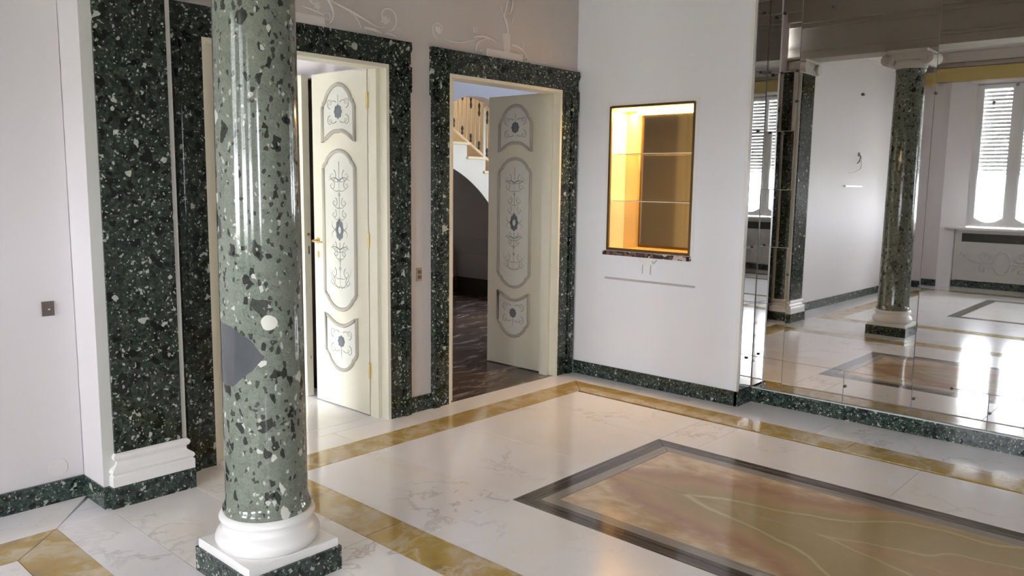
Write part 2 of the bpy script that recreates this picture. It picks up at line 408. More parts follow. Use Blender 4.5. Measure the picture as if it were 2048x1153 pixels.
mitre_band(IX0 + .095, IX1 - .095, IY0 + .095, IY1 - .095, .065, 'inlay_inner_frame', 'pale_streak_x', 'pale_streak_y', 1, 1)
for a, b in ((-3.55, IY1 - .16), (IY0 + .16, -3.55)):
    slab(IX0 + .16, -1.636, a, b, 'onyx_slab', 'onyx'); slab(-1.636, IX1 - .16, a, b, 'onyx_slab', 'onyx')
# between the two rooms, under the colonnade
strip_y(-3.25, bL, [0, -.35, -1.30, -2.3, -3.4, -4.5, -5.6, YF])
strip_y(-3.645, -3.25, [LW, -1.25, -2.35, -3.45, -4.55, -5.65, YF])
# salon: border, band, field
strip_y(-3.885, -3.645, [-.265, -1.20, -2.2, -3.3, -4.4, -5.5, YF + .24])
pslab([(-3.645 - G, -.265 + G), (-3.645 - G, LW - .03), (-3.884, -.265 + G)], 'marble_slab', 'white_marble')
pslab([(-3.6475, LW), (-5.2, LW), (-5.2, -.264), (-3.8865, -.264)], 'marble_slab', 'white_marble')
strip_x(-.264, LW, [-5.2, -6.4, -7.4, XW])
strip_x(YF, YF + .24, [-3.645, -5.2, -6.7, XW])
strip_y(XW - .42, -7.75, [-.265, -1.8, -3.4, -5.0, YF + .24])
mitre_band(-7.75, -3.885, YF + .24, -.265, .21, 'yellow_band', 'yellow_marble', 'yellow_marble', 4, 6)
JX0, JX1, JY0, JY1 = -7.02, -5.0, -5.30, -1.38
strip_x(JY1, -.475, [-7.54, JX0, -6.0, JX1, -4.095]); strip_y(-7.54, JX0, [JY1, -2.7, -4.0, JY0]); strip_y(JX1, -4.095, [JY1, -2.5, -3.6, -4.5, JY0])
strip_x(YF + .45, JY0, [-7.54, -6.3, -5.2, -4.095])
mitre_band(JX0, JX1, JY0, JY1, .12, 'inlay_frame', 'dark_streak_x', 'dark_streak_y')
strip_x(JY0 + .12, JY1 - .12, [JX0 + .12, -6.01, JX1 - .12])

# ------------------------------------------------------------------ walls and ceiling
b = B(); wall_holes(b, 'y', 0, .12, -3.253, .30, 0, CZ, [(D1[0], D1[1], 0, HI), (D2[0], D2[1], 0, HI)])
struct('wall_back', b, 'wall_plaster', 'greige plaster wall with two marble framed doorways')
struct('wall_back_salon', B().box(XW - .45, -3.66, LW, LW + .14, 0, CZ), 'wall_white_dimmed', 'pale lavender white wall left of the pilaster')
NY0, NY1, NZ0, NZ1 = -1.037, -.323, 1.003, 2.072
b = B(); wall_holes(b, 'x', 0, .06, PE + .022, 0, 0, CZ, [(NY0, NY1, NZ0, NZ1)])
b.box(.06, .24, PE + .012, NY0 - .012, 0, CZ); b.box(.06, .24, NY1 + .012, 0, 0, CZ); b.box(.06, .24, NY0 - .012, NY1 + .012, 0, NZ0 - .02); b.box(.06, .24, NY0 - .012, NY1 + .012, NZ1 + .02, CZ); b.box(.24, .30, PE + .012, 0, 0, CZ)
struct('wall_right', b, 'pier_white_lit', 'smooth white pier wall with a lit display niche')
struct('trim_1', B().box(-.006, .026, PE, PE + .022, .10, CZ), 'stone_white', 'white corner bead at the end of the niche wall')
struct('wall_mirror_backing', B().box(.212, .30, -6.76, PE + .012, 0, CZ), 'joint_grey', 'wall carrying the mirror panes')
b = B(); FWX0, FWX1 = -6.75, -6.25
wall_holes(b, 'y', YF - .4, YF, XW - .45, .30, 0, CZ, [(FWX0, FWX1, 1.0, 2.4)])
struct('wall_front', b, 'wall_plaster', 'plaster wall behind the camera with a garden door opening')
b = B(); wall_holes(b, 'x', XW - .30, XW, YF, LW, 0, CZ, [(y - .84, y + .84, .0, 3.07) for y in WY])
wall_holes(b, 'x', XW - .45, XW - .30, YF, LW, 0, CZ, [(y - .56, y + .56, .90, 3.07) for y in WY])
for y in WY:
    for s in (-1, 1): b.prism([(XW, y + s * .84), (XW - .30, y + s * .84), (XW - .30, y + s * .565)], 'z', 0, 3.07)
struct('wall_window', b, 'wall_white_dimmed', 'white salon wall with three deep window recesses')
struct('ceiling', B().box(XW - .45, .3, YF - .4, LW + .14, CZ, CZ + .1), 'ceiling_paint', 'plain painted ceiling')
struct('ceiling_beam', B().box(-3.60, -3.30, YF, .12, 2.885, 2.97).box(-3.615, -3.285, YF, .12, 2.97, 3.0).box(-3.60, -3.30, YF, .12, 3.0, 3.20).box(-3.64, -3.26, YF, .12, 3.20, 3.25).box(-3.70, -3.20, YF, .12, 3.25, CZ), 'beam_paint', 'stepped grey beam carried by the columns')
struct('trim_2', B().prism([(XW, 3.2), (XW, CZ), (-3.7, CZ), (-3.7, 3.2)], 'y', LW - .02, LW).prism([(LW, 3.22), (LW - .05, 3.22), (LW - .14, CZ - .04), (LW - .14, CZ), (LW, CZ)], 'x', XW, -3.7), 'relief_plaster', 'white cornice along the salon back wall')
struct('trim_3', B().box(XW, XW + .04, YF, LW, 3.30, 3.36).box(XW, XW + .10, YF, LW, 3.36, CZ), 'relief_plaster', 'white cornice along the window wall')

def bboard(name, b, label): struct(name, b, 'verde_skirt', label)
bboard('baseboard_back', B().box(-1.697, -1.502, -.014, 0, 0, .103), 'short green marble baseboard between the two doorways')
bboard('baseboard_niche', B().box(-.012, 0, PE - .006, -.035, 0, .103).box(-.012, DM - .012, PE - .014, PE + .012, 0, .100), 'green marble baseboard under the lit niche')
bboard('baseboard_mirror', B().box(DM - .012, .212, YF, PE - .014, 0, .098), 'green marble baseboard below the mirror wall')
struct('trim_4', B().box(DM - .012, .212, YF, PE - .014, .098, .106), 'grey_edge', 'pale ledge strip on top of the mirror baseboard')
bboard('baseboard_salon', B().box(XW, -3.66, LW - .014, LW, 0, .102), 'green marble baseboard of the salon back wall')
bb = B()
for a, c in ((LW, WY[0] + .84), (WY[0] - .84, WY[1] + .84), (WY[1] - .84, WY[2] + .84), (WY[2] - .84, YF)): bb.box(XW, XW + .014, c, a, 0, .102)
bboard('baseboard_window', bb, 'green marble baseboard of the window wall')

# ------------------------------------------------------------------ doorways
def casing(n, x0, x1, label, w0, w1):
    t = empty('trim_%d' % n, ((x0 + x1) / 2, 0, 0), label, kind='structure')
    for s, e, wd in ((-1, x0, w0), (1, x1, w1)):
        b = B(); o = e + s * wd
        b.box(e, o, -.022, 0, 0, HI); b.box(e + s * wd * .62, o, -.034, -.022, 0, HI); b.box(e + s * wd * .72, e + s * wd * .8, -.040, -.034, 0, HI)
        b.box(o, o + s * min(.012, abs(o) * .9 + .001), -.034, 0, HO - .30, HI)
        part('casing_upright', b, 'verde_panel', t)
    a, c = x0 - w0 - .012, min(x1 + w1 + .012, -.002)
    part('casing_lintel', B().box(a, c, -.022, 0, HI, HO).box(a, c, -.034, -.022, HI + .09, HO).box(a, c, -.040, -.034, HI + .105, HI + .118), 'verde_panel', t)
casing(5, D1[0], D1[1], 'dark green marble surround of the wide doorway behind the column', .15, .157)
casing(6, D2[0], D2[1], 'dark green marble surround of the doorway to the staircase hall', .144, .176)

def bez(p0, p1, p2, n=8):
    return [((1 - t) ** 2 * p0[0] + 2 * t * (1 - t) * p1[0] + t * t * p2[0], (1 - t) ** 2 * p0[1] + 2 * t * (1 - t) * p1[1] + t * t * p2[1]) for t in [i / n for i in range(n + 1)]]
def spiral(cx, cz, r, turns, d, a0, n=26):
    return [(cx + r * (1 - .88 * i / n) * math.cos(a0 + d * turns * 2 * pi * i / n), cz + r * (1 - .88 * i / n) * math.sin(a0 + d * turns * 2 * pi * i / n)) for i in range(n + 1)]
HW = .17
def half_crown(zs, za, up=1):                                  # right half of a shouldered top: side point to apex
    d = za - zs
    return [(HW, zs)] + bez((HW, zs + d * .02), (HW * .92, zs + d * .28), (HW * .78, zs + d * .36), 5) + bez((HW * .74, zs + d * .50), (HW * .42, za), (0, za), 8)
def sym(h): return h + [(-x, z) for x, z in h[::-1][1:]]
PANELS = []
o1 = sym(half_crown(1.955, 2.105)); o1 += [(-HW, 1.745)] + bez((-HW, 1.745), (-.06, 1.83), (0, 1.812), 6)[1:] + bez((0, 1.812), (.06, 1.83), (HW, 1.745), 6)[1:]
o2 = sym(half_crown(1.575, 1.690)) + [(x, z) for x, z in sym([(a, c) for a, c in half_crown(.775, .660)])[::-1]]
o3 = [(HW, .622)] + bez((HW, .622), (.07, .55), (0, .552), 6)[1:] + bez((0, .552), (-.07, .55), (-HW, .622), 6)[1:] + [(x, z) for x, z in sym(half_crown(.385, .255))[::-1]]
PANELS = [(o1, 1.93), (o2, 1.18), (o3, .445)]
def flower(b, X, cy, cz, rx, rz, n=8):                          # painted medallion: ring of petals as flat lozenges
    for i in range(n):
        a = 2 * pi * i / n; c = (cy + rx * .72 * math.cos(a), cz + rz * .72 * math.sin(a))
        pts = [(c[0] + rx * .33 * math.cos(t), c[1] + rz * .33 * math.sin(t)) for t in [2 * pi * k / 7 for k in range(7)]]
        b.prism(pts, 'x', X, X - .0012)
def leaf(name, parent, hx, hy, out, width=.585, label=None, handle=False, ornate=True):
    """leaf hinged at (hx, hy), opened into the next room along +Y; out = -1: ornamented side faces -X."""
    T = .045; X = hx + out * T; cy = hy + width / 2
    lf = part('door_leaf', B().box(hx, X, hy, hy + width, .008, 2.185), 'door_cream', parent, label)
    f = lambda p: (X, cy + p[0] * -1, p[1])
    for k, (o, cz) in enumerate(PANELS):
        pts = [(cy - x, z) for x, z in o]
        part('door_panel', B().prism(pts, 'x', X, X + out * .003), 'door_panel_paint', lf)
        part('panel_molding', B().tube([(X + out * .004, y, z) for y, z in pts], .0125, 8, True), 'molding_paint', lf)
    if ornate:
        Q = X + out * .0045
        bl, gr = B(), B()
        def stroke(bb, pts, r=.0028): bb.tube([(Q, cy + y, z) for y, z in pts], [r * (1.15 - .9 * i / (len(pts) - 1)) for i in range(len(pts))], 5, flat=(0, .35))
        for cz, rx, rz in ((1.935, .040, .043), (1.182, .042, .066), (.447, .036, .038)):
            for i in range(8):
                a = 2 * pi * i / 8; r_ = .36
                pts = [(cy + rx * .7 * math.cos(a) + rx * r_ * math.cos(t), cz + rz * .7 * math.sin(a) + rz * r_ * math.sin(t)) for t in [2 * pi * q / 8 for q in range(8)]]
                bl.prism(pts, 'x', Q, Q + out * .001)
            if cz != 1.182: bl.prism([(cy + rx * .55 * math.cos(t), cz + rz * .55 * math.sin(t)) for t in [2 * pi * q / 12 for q in range(12)]], 'x', Q, Q + out * .0008)
        for s in (-1, 1):
            for z0, dz in ((1.935, 1), (1.935, -1), (.447, 1), (.447, -1)):      # curls around the small medallions
                stroke(gr, spiral(s * .085, z0 + dz * .055, .034, 1.2, s * dz, -dz * pi / 2))
                stroke(gr, bez((s * .02, z0 - dz * .06), (s * .07, z0 - dz * .09), (s * .115, z0 - dz * .03)))
            for z0, r_, w_ in ((1.53, .040, .07), (1.47, .030, .075), (1.36, .030, .05), (1.285, .028, .055), (1.075, .03, .062), (1.03, .024, .045), (.90, .034, .07), (.845, .03, .085)):
                stroke(gr, spiral(s * w_, z0, r_, 1.25, s, pi / 2 + .4 * s)); stroke(gr, bez((s * .004, z0 - .035), (s * w_ * .6, z0 - .05), (s * (w_ + r_), z0)))
            stroke(bl, bez((s * .005, 1.50), (s * .05, 1.535), (s * .11, 1.50)), .004); stroke(bl, bez((s * .005, 1.055), (s * .05, 1.085), (s * .10, 1.06)), .0036)
            stroke(gr, bez((s * .012, .80), (s * .08, .82), (s * .12, .93)))
            stroke(gr, bez((s * .045, 1.182), (s * .10, 1.20), (s * .075, 1.235)), .003); stroke(gr, bez((s * .045, 1.182), (s * .10, 1.165), (s * .075, 1.13)), .003)
        stroke(gr, [(0, 1.62), (0, 1.42)], .003); stroke(gr, [(0, 1.40), (0, 1.26)], .003); stroke(gr, [(0, 1.10), (0, .78)], .003); stroke(gr, [(0, 2.04), (0, 1.98)], .003); stroke(gr, [(0, .40), (0, .33)], .003)
        for z0 in (1.41, 1.25, .985, .93): gr.prism([(cy + .012 * math.cos(t), z0 + .014 * math.sin(t)) for t in [2 * pi * q / 8 for q in range(8)]], 'x', Q, Q + out * .001)
        part('painted_medallions', bl, 'ornament_blue', lf, 'blue grey painted medallions'); part('painted_scrolls', gr, 'ornament_green', lf, 'pale green painted scrolls')
    for z in (.30, 1.13, 1.99):
        part('hinge', B().cyl((hx + out * (T + .004), hy - .008, z - .05), (hx + out * (T + .004), hy - .008, z + .05), .008).box(hx + out * .002, hx + out * (T + .002), hy - .006, hy - .0005, z - .045, z + .045), 'brass', lf)
    if handle:
        hy2 = hy + width - .045
        h = part('door_handle', B().tube([(X, hy2, 1.10), (X + out * .045, hy2, 1.10), (X + out * .055, hy2 - .02, 1.10), (X + out * .055, hy2 - .12, 1.098)], [.008, .008, .008, .006], 8).cyl((X, hy2, 1.10), (X + out * .008, hy2, 1.10), .02, 14), 'brass', lf, 'brass lever handle')
        part('escutcheon', B().prism([(hy2 + .012 * math.cos(t), 1.008 + .024 * math.sin(t)) for t in [2 * pi * q / 14 for q in range(14)]], 'x', X, X + out * .003), 'brass', lf)
    return lf
def jambs(d, x0, x1):
    for e, s in ((x0, 1), (x1, -1)):
        part('jamb', B().box(e, e + s * .022, -.020, .125, 0, HI).box(e + s * .022, e + s * (.05 if s < 0 else .082), .045 if s < 0 else .03, .125, 0, HI - .022), 'door_cream', d)
    part('jamb_head', B().box(x0 + .022, x1 - .022, -.020, .125, HI - .022, HI), 'door_cream', d)
d1 = empty('door_1', (-1.90, .13, 0), 'cream double door with painted panels standing open behind the column', kind='structure')
jambs(d1, *D1); leaf('a', d1, -1.862, .132, -1, handle=True, label='open right leaf, cream with blue grey painted panels'); leaf('b', d1, -3.02, .132, 1, ornate=False, label='left leaf folded back behind the column')
d2 = empty('door_2', (-.2, .13, 0), 'cream painted door leaf standing open to the staircase hall', kind='structure')
jambs(d2, *D2); leaf('c', d2, -.165, .150, -1, label='open leaf, cream with olive and blue grey painted panels')
d3 = empty('door_3', (-1.84, 1.38, 0), 'plain white closet door left ajar beyond the wide doorway', kind='structure')
L3 = part('door_leaf', B().prism([(-1.862, 1.40), (-1.812, 1.40), (-1.880, .80), (-1.932, .80)], 'z', .008, 2.19), 'door_cream', d3)
part('lock_hole', B().cyl((-1.898, .8005, 1.135), (-1.898, .798, 1.135), .011, 12), 'brass', L3); part('lock_hole', B().box(-1.902, -1.894, .798, .8005, 1.0, 1.055), 'iron_knot', L3); part('lock_hole', B().box(-1.903, -1.893, .798, .8005, .27, .29), 'brass', L3)

# ------------------------------------------------------------------ rooms behind the doorways
struct('wall_vestibule', B().box(-5.0, -1.75, 3.6, 3.7, 0, 2.8).box(-1.75, -1.70, 1.42, 3.6, 0, 2.8).box(-1.75, -1.70, .12, .74, 0, 2.8).box(-1.75, -1.70, .74, 1.42, 2.2, 2.8).box(-5.0, -4.9, .185, .35, 0, 2.8).box(-5.0, -4.9, 1.65, 3.6, 0, 2.8).box(-5.0, -4.9, .35, 1.65, 1.05, 2.8).box(-5.0, -4.9, .35, 1.65, 0, .10), 'wall_white_dimmed', 'white walls of the bright vestibule behind the wide doorway')
struct('wall_closet', B().box(-1.70, -1.50, 1.42, 1.47, 0, 2.25).box(-1.55, -1.50, .70, 1.42, 0, 2.25).box(-1.70, -1.50, .65, .70, 0, 2.25).box(-1.70, -1.50, .65, 1.47, 2.2, 2.25), 'closet_gap_dark', 'closet box added beside the vestibule, painted dark to keep the gap dark')
struct('ceiling_vestibule', B().box(-5.0, -1.7, .12, 3.7, 2.75, 2.8), 'vestibule_ceiling', 'pale ceiling of the vestibule')
fv = empty('floor_vestibule', (-3, 1.5, 0), 'white marble floor of the vestibule', kind='structure')
part('floor_bed', B().box(-5.0, -1.5, .12, 3.7, -.06, -.012), 'joint_grey', fv)
for i, (x0, x1) in enumerate(((-4.95, -3.9), (-3.9, -2.85), (-2.85, -1.75))):
    for y0, y1 in ((.12, .98), (.98, 1.9), (1.9, 3.6)): part('marble_slab', B().cbox(x0 + G, x1 - G, y0 + G, y1 - G, -.012, 0, .0008), 'white_marble', fv)
part('closet_floor', B().box(-1.75, -1.5, .7, 1.42, -.012, -.001), 'wood_dark', fv)
single('black_bundle', B().tube([(-1.70, .80, .02), (-1.67, .87, .055), (-1.63, .95, .06), (-1.60, 1.05, .02)], [.02, .05, .055, .02], 10), 'cable_black', 'small black bundle on the closet floor by the ajar door', 'bundle')

HX1 = 5.3
struct('wall_hall', B().box(-1.50, -1.40, .12, 4.1, 0, 3.6).box(HX1, HX1 + .1, .12, 4.1, 0, 3.6).box(.30, 1.75, .02, .12, 0, 3.6).box(2.45, HX1, .02, .12, 0, 3.6).box(1.75, 2.45, .02, .12, 0, 1.65).box(1.75, 2.45, .02, .12, 2.25, 3.6), 'hall_wall', 'plaster walls of the staircase hall')
struct('wall_hall_back', B().box(-1.5, HX1, 4.05, 4.15, -.06, 4.2), 'hall_wall', 'grey brown rear wall of the staircase hall')
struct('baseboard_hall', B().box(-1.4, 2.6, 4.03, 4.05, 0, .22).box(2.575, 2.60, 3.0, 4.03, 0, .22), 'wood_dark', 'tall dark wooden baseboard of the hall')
struct('ceiling_hall', B().box(-1.5, HX1, .02, 2.95, 3.3, 3.4).box(-1.5, HX1, 2.75, 4.15, 4.2, 4.3).box(-1.5, HX1, 2.88, 2.955, 3.4, 4.3).box(-1.5, -1.4, 2.75, 4.1, 3.6, 4.2).box(HX1, HX1 + .1, 2.75, 4.1, 3.6, 4.2), 'hall_upper_daylit', 'ceiling of the hall, tinted blue grey for its daylight')
# arched wall in front of the stairs
b = B(); ax0, ax1, zs_, za_ = 1.15, 2.25, 2.04, 2.485; n = 20; cxm = (ax0 + ax1) / 2; hw = (ax1 - ax0) / 2
b.box(-1.4, ax0, 2.78, 2.955, 0, 3.3); b.box(ax1, HX1, 2.78, 2.955, 0, 3.3)
arc = [(cxm - hw * math.cos(pi * i / n), zs_ + (za_ - zs_) * math.sin(pi * i / n) ** .8) for i in range(n + 1)]
for p, q in zip(arc, arc[1:]): b.prism([p, q, (q[0], 3.3), (p[0], 3.3)], 'y', 2.78, 2.955)
struct('wall_arch', b, 'hall_upper_daylit', 'wall tinted blue grey for its daylight, with an arched opening to the stairs')
fh = empty('floor_hall', (1, 1, 0), 'dark brown veined marble floor of the staircase hall', kind='structure')
part('floor_bed', B().box(-1.5, HX1, .12, 4.05, -.06, -.012), 'wood_dark', fh); part('threshold_slab', B().cbox(D2[0] + G, D2[1] - G, 0, .12, -.012, 0, .0008), 'hall_marble', fh)
for i in range(6):
    for j in range(4):
        x0 = -1.45 + i * 1.12; y0 = .12 + j * .96
        part('marble_slab', B().cbox(x0 + G, x0 + 1.12 - G, y0 + G, y0 + .96 - G, -.012, 0, .0008), 'hall_marble', fh)

st = empty('staircase', (2.3, 3.45, 0), 'white staircase rising leftward over a dark arch, seen through the hall doorway', 'staircase')
RUN, RISE = .28, .164
def stair_x(k): return 2.31 - RUN * (k - 10)
def arch_z(x):
    u = (x - .9) / 1.72
    return 1.78 * math.sqrt(1 - u * u) if abs(u) < 1 else 0.0
b = B()
for k in range(1, 17):
    xr = stair_x(k); xl = xr - RUN; zt = RISE * k - .03
    for i in range(8):
        xa, xb = xl + RUN * i / 8, xl + RUN * (i + 1) / 8
        za, zb = arch_z(xa), arch_z(xb)
        if zt <= max(za, zb) + .01: za = min(za, zt - .02); zb = min(zb, zt - .02)
        b.prism([(xa, za), (xb, zb), (xb, zt), (xa, zt)], 'y', 3.0, 4.045)
b.box(-1.38, stair_x(16) - RUN, 3.0, 4.045, 2.40, RISE * 16)
part('stair_body', b, 'stair_cream', st)
for k in range(1, 17):
    xr = stair_x(k); part('tread', B().cbox(xr - RUN - .01, xr + .025, 2.965, 3.92, RISE * k - .03, RISE * k, .006), 'tread_marble', st)
vb = B(); xs = [-.82 + 3.44 * i / 40 for i in range(41)]
vv = [(x, y, arch_z(x) - .006 - .0) for x in xs for y in (3.004, 4.03)]
part('vault_lining', vb.add(vv, [(2 * i, 2 * i + 2, 2 * i + 3, 2 * i + 1) for i in range(40)]), 'hall_wall', st)
rl = empty('stair_railing', (2.0, 3.05, 1.6), 'cream iron stair railing with dark knots on its bars', 'railing')
rz = lambda x: 2.20 - (x - 1.43) * RISE / RUN
part('bottom_rail', B().tube([(.7, 3.05, rz(.7)), (3.3, 3.05, rz(3.3))], .016, 8), 'rail_cream', rl)
part('handrail', B().tube([(.7, 3.05, rz(.7) + .85), (3.3, 3.05, rz(3.3) + .85)], .026, 8), 'rail_cream', rl)
part('newel_post', B().box(2.055, 2.095, 3.03, 3.07, RISE * 10, 2.95).cyl((2.075, 3.05, 2.95), (2.075, 3.05, 3.02), .035), 'stair_cream', rl)
i = 0; x = 1.30
while x < 2.7:
    bar = part('baluster', B().tube([(x, 3.05, rz(x)), (x, 3.05, rz(x) + .85)], .0075, 6), 'rail_cream', rl)
    if i % 2 == 0:
        part('knot', B().lathe([(.004, rz(x) + .02), (.016, rz(x) + .045), (.009, rz(x) + .07), (.018, rz(x) + .10), (.004, rz(x) + .14)], (x, 3.05), 8), 'iron_knot', bar)
        zz = rz(x) + .52 - .06
        part('knot', B().lathe([(.004, zz - .05), (.016, zz), (.008, zz + .04), (.016, zz + .09), (.004, zz + .13)], (x, 3.05), 8), 'iron_knot', bar)
    i += 1; x += .07
sl = bpy.data.lights.new('stair_lamp', 'AREA'); sl.energy = 22; sl.color = (1., .74, .42); sl.shape = 'DISK'; sl.size = .35
so = bpy.data.objects.new('stair_lamp', sl); COL.objects.link(so); so.location = (2.0, 3.5, 4.05)

# ------------------------------------------------------------------ columns and pilaster
KX, KY = -3.45, -1.244
def column(kx, ky, label):
    c = empty('column', (kx, ky, 0), label, 'column')
    part('plinth_block', B().box(kx - .197, kx + .197, ky - .1985, ky + .1985, 0, .095), 'verde_skirt', c)
    part('plinth_slab', B().cbox(kx - .188, kx + .188, ky - .188, ky + .188, .095, .127, .003), 'stone_white', c)
    tor = [(.178 + .016 * math.sin(pi * i / 10), .127 + .066 * i / 10) for i in range(11)]
    part('base_molding', B().lathe([(.17, .127)] + tor + [(.170, .196), (.165, .205), (.163, .214), (.166, .220)] + [(.166 + .012 * math.sin(pi * i / 8), .222 + .034 * i / 8) for i in range(9)] + [(.160, .258)], (kx, ky), 64), 'stone_white', c)
    part('shaft', B().lathe([(.160, .256), (.164, .262), (.164, .276), (.158, .284), (.152, .31), (.1505, .7), (.149, 1.25), (.144, 2.0), (.137, 2.66), (.137, 2.68), (.143, 2.69), (.143, 2.705)], (kx, ky), 72), 'verde_column', c)
    cp = part('capital', B().lathe([(.140, 2.705), (.148, 2.72), (.160, 2.75), (.160, 2.775), (.150, 2.79)], (kx, ky), 48).box(kx - .18, kx + .18, ky - .19, ky + .19, 2.855, 2.886).box(kx - .155, kx + .155, ky - .17, ky + .17, 2.79, 2.855), 'capital_shaded', c)
    for s in (-1, 1):
        part('volute', B().cyl((kx - .165, ky + s * .185, 2.795), (kx + .165, ky + s * .185, 2.795), .062, 24).cyl((kx - .172, ky + s * .185, 2.795), (kx + .172, ky + s * .185, 2.795), .040, 20).cyl((kx - .178, ky + s * .185, 2.795), (kx + .178, ky + s * .185, 2.795), .016, 14), 'capital_shaded', cp)
    return c
column(KX, KY, 'polished green marble column on a white base, standing in the foreground')
pl_ = empty('pilaster', (-3.455, -.19, 0), 'dark green marble pilaster with grey painted edges beside the wide doorway', 'pilaster')
part('body', B().box(-3.655, -3.265, -.19, .0, 0.10, 2.74).box(-3.655, -3.257, LW, .12, 0, 2.883), 'border_paint', pl_)
part('side_face', B().box(-3.658, -3.655, -.19, LW, 0.10, 2.74), 'wall_white_dimmed', pl_, 'white painted side')
part('marble_panel', B().box(-3.607, -3.291, -.202, -.19, .24, 2.74), 'verde_panel', pl_)
part('marble_panel', B().box(-3.265, -3.253, -.15, -.04, .24, 2.74), 'verde_panel', pl_)
part('skirt', B().box(-3.634, -3.245, -.236, -.02, 0, .100).box(-3.665, -3.634, -.205, LW, 0, .100).box(-3.64, -3.634, -.236, -.205, 0, .1), 'verde_skirt', pl_)
pb = B()
prof = [(0, .100), (0, .146), (-.004, .148), (-.008, .152), (-.003, .157), (.002, .166), (-.003, .177), (-.008, .181), (-.012, .184), (-.024, .192), (-.030, .203), (-.029, .212), (-.020, .216), (-.016, .222), (-.013, .231), (-.016, .241), (-.022, .246), (-.026, .249)]
v = []; f = []
for e, z in prof: v += [(-3.632 - e, -.234 - e, z), (-3.247 + e, -.234 - e, z), (-3.247 + e, -.02, z), (-3.632 - e, -.02, z)]
for k in range(len(prof) - 1): f += [(4 * k + a, 4 * k + (a + 1) % 4, 4 * k + 4 + (a + 1) % 4, 4 * k + 4 + a) for a in range(4)]
pb.add(v, f + [(3, 2, 1, 0), tuple(range(len(v) - 4, len(v)))])
part('base_molding', pb, 'stone_white', pl_)
cp = part('capital', B().box(-3.63, -3.27, -.215, LW, 2.74, 2.79).box(-3.65, -3.25, -.235, LW, 2.86, 2.886).box(-3.62, -3.28, -.20, LW, 2.79, 2.86), 'capital_shaded', pl_)
for s in (-1, 1): part('volute', B().cyl((-3.455 + s * .17, -.24, 2.80), (-3.455 + s * .17, -.03, 2.80), .058, 20), 'capital_shaded', cp)

# ------------------------------------------------------------------ mirror wall
mw = empty('mirror_wall', (DM, -3.3, .1), 'tall wall mirror of joined panes with dark clips', 'mirror')
ZR = [.106, .323, .70, 1.09, 1.477, 1.863, 2.245, 2.622, 3.0, 3.47]
def pane(y0, y1, z0, z1, ty=0., tz=0.):
    g = .0022; cy, cz = (y0 + y1) / 2, (z0 + z1) / 2
    P = lambda y, z: DM + math.tan(tz) * (y - cy) + math.tan(ty) * (z - cz)
    a, b_, c, d = y0 + g, y1 - g, z0 + g, z1 - g
    v = [(P(a, c), a, c), (P(b_, c), b_, c), (P(b_, d), b_, d), (P(a, d), a, d)]; v += [(x + .005, y, z) for x, y, z in v]
    return part('mirror_pane', B().add(v, [(0, 1, 2, 3), (7, 6, 5, 4), (0, 4, 5, 1), (1, 5, 6, 2), (2, 6, 7, 3), (3, 7, 4, 0)]), 'mirror', mw)
R = lambda s: random.uniform(-s, s)
for i in range(len(ZR) - 1): pane(-1.667, PE - .004, ZR[i], ZR[i + 1], R(.002), R(.006))
ys = [-1.667, -2.49, -3.32, -4.145, -4.97, -5.795, -6.74]
for k, (a, c) in enumerate(zip(ys, ys[1:])): pane(c, a, .323, 3.47, .0028 if k == 0 else R(.0015), 0 if k == 0 else R(.0015))
ysb = [-1.667 - .4135 * i for i in range(12)] + [-6.74]
for a, c in zip(ysb, ysb[1:]): pane(c, a, .106, .323, .004, R(.002))
for i in range(len(ZR) - 1):
    part('mirror_pane', B().box(.028, DM - .002, PE - .004, PE + .010, ZR[i] + .0015, ZR[i + 1] - .0015), 'mirror', mw)
part('corner_strip', B().box(DM - .003, DM + .004, PE - .0075, PE - .0035, .106, 3.47), 'dark_clip', mw)
for y, z in [(-1.864, 2.62), (-2.494, 2.05), (-2.909, 2.07), (-2.08, 2.07), (-2.49, .91), (-2.092, .222), (-2.506, .22), (-2.712, .323), (-2.917, .213), (-1.667, .911), (-1.466, 2.25), (-1.553, 2.24), (-1.655, 2.246), (-1.662, 2.052), (-1.548, 2.621), (-2.80, 1.98), (-1.56, .70), (-1.55, 1.477), (-3.32, .91), (-3.32, 2.05)]:
    part('clip', B().cyl((DM + .003, y, z), (DM - .009, y, z), .009, 12), 'dark_clip', mw)
for z in (2.622, 2.245, 1.863, 1.09, .323): part('clip', B().cyl((.11, PE - .002, z), (.11, PE - .014, z), .009, 12), 'dark_clip', mw)

# ------------------------------------------------------------------ lit niche
nc = empty('display_niche', (0, -.68, NZ0), 'lit display niche with golden sides and a dark bronze mirror back', 'niche')
ND = .215
part('back_mirror', B().box(ND, ND + .006, NY0, NY1, NZ0, NZ1), 'bronze_mirror', nc)
part('side_panel', B().box(.0, ND, NY1 - .0005, NY1 + .008, NZ0, NZ1), 'niche_side', nc); part('side_panel', B().box(.0, ND, NY0 - .008, NY0 + .0005, NZ0, NZ1), 'niche_side', nc)
part('top_panel', B().box(.0, ND, NY0, NY1, NZ1 - .001, NZ1 + .012), 'niche_side', nc); part('bottom_panel', B().box(.03, ND, NY0, NY1, NZ0 - .008, NZ0 + .002), 'niche_side', nc)
fr = B(); t = .014
fr.box(-.006, .012, NY0 - .004, NY0 + t, NZ0, NZ1).box(-.006, .012, NY1 - t, NY1 + .004, NZ0, NZ1).box(-.006, .012, NY0 + t, NY1 - t, NZ1 - t, NZ1 + .004).box(-.006, .012, NY0 + t, NY1 - t, NZ0, NZ0 + .020)
part('frame', fr, 'niche_frame', nc, 'thin dark bronze frame')
fr = B(); e = .028
fr.box(-.004, 0, NY0 - e, NY0 - .004, NZ0, NZ1 + e).box(-.004, 0, NY1 + .004, NY1 + e, NZ0, NZ1 + e).box(-.004, 0, NY0 - .004, NY1 + .004, NZ1 + .004, NZ1 + e)
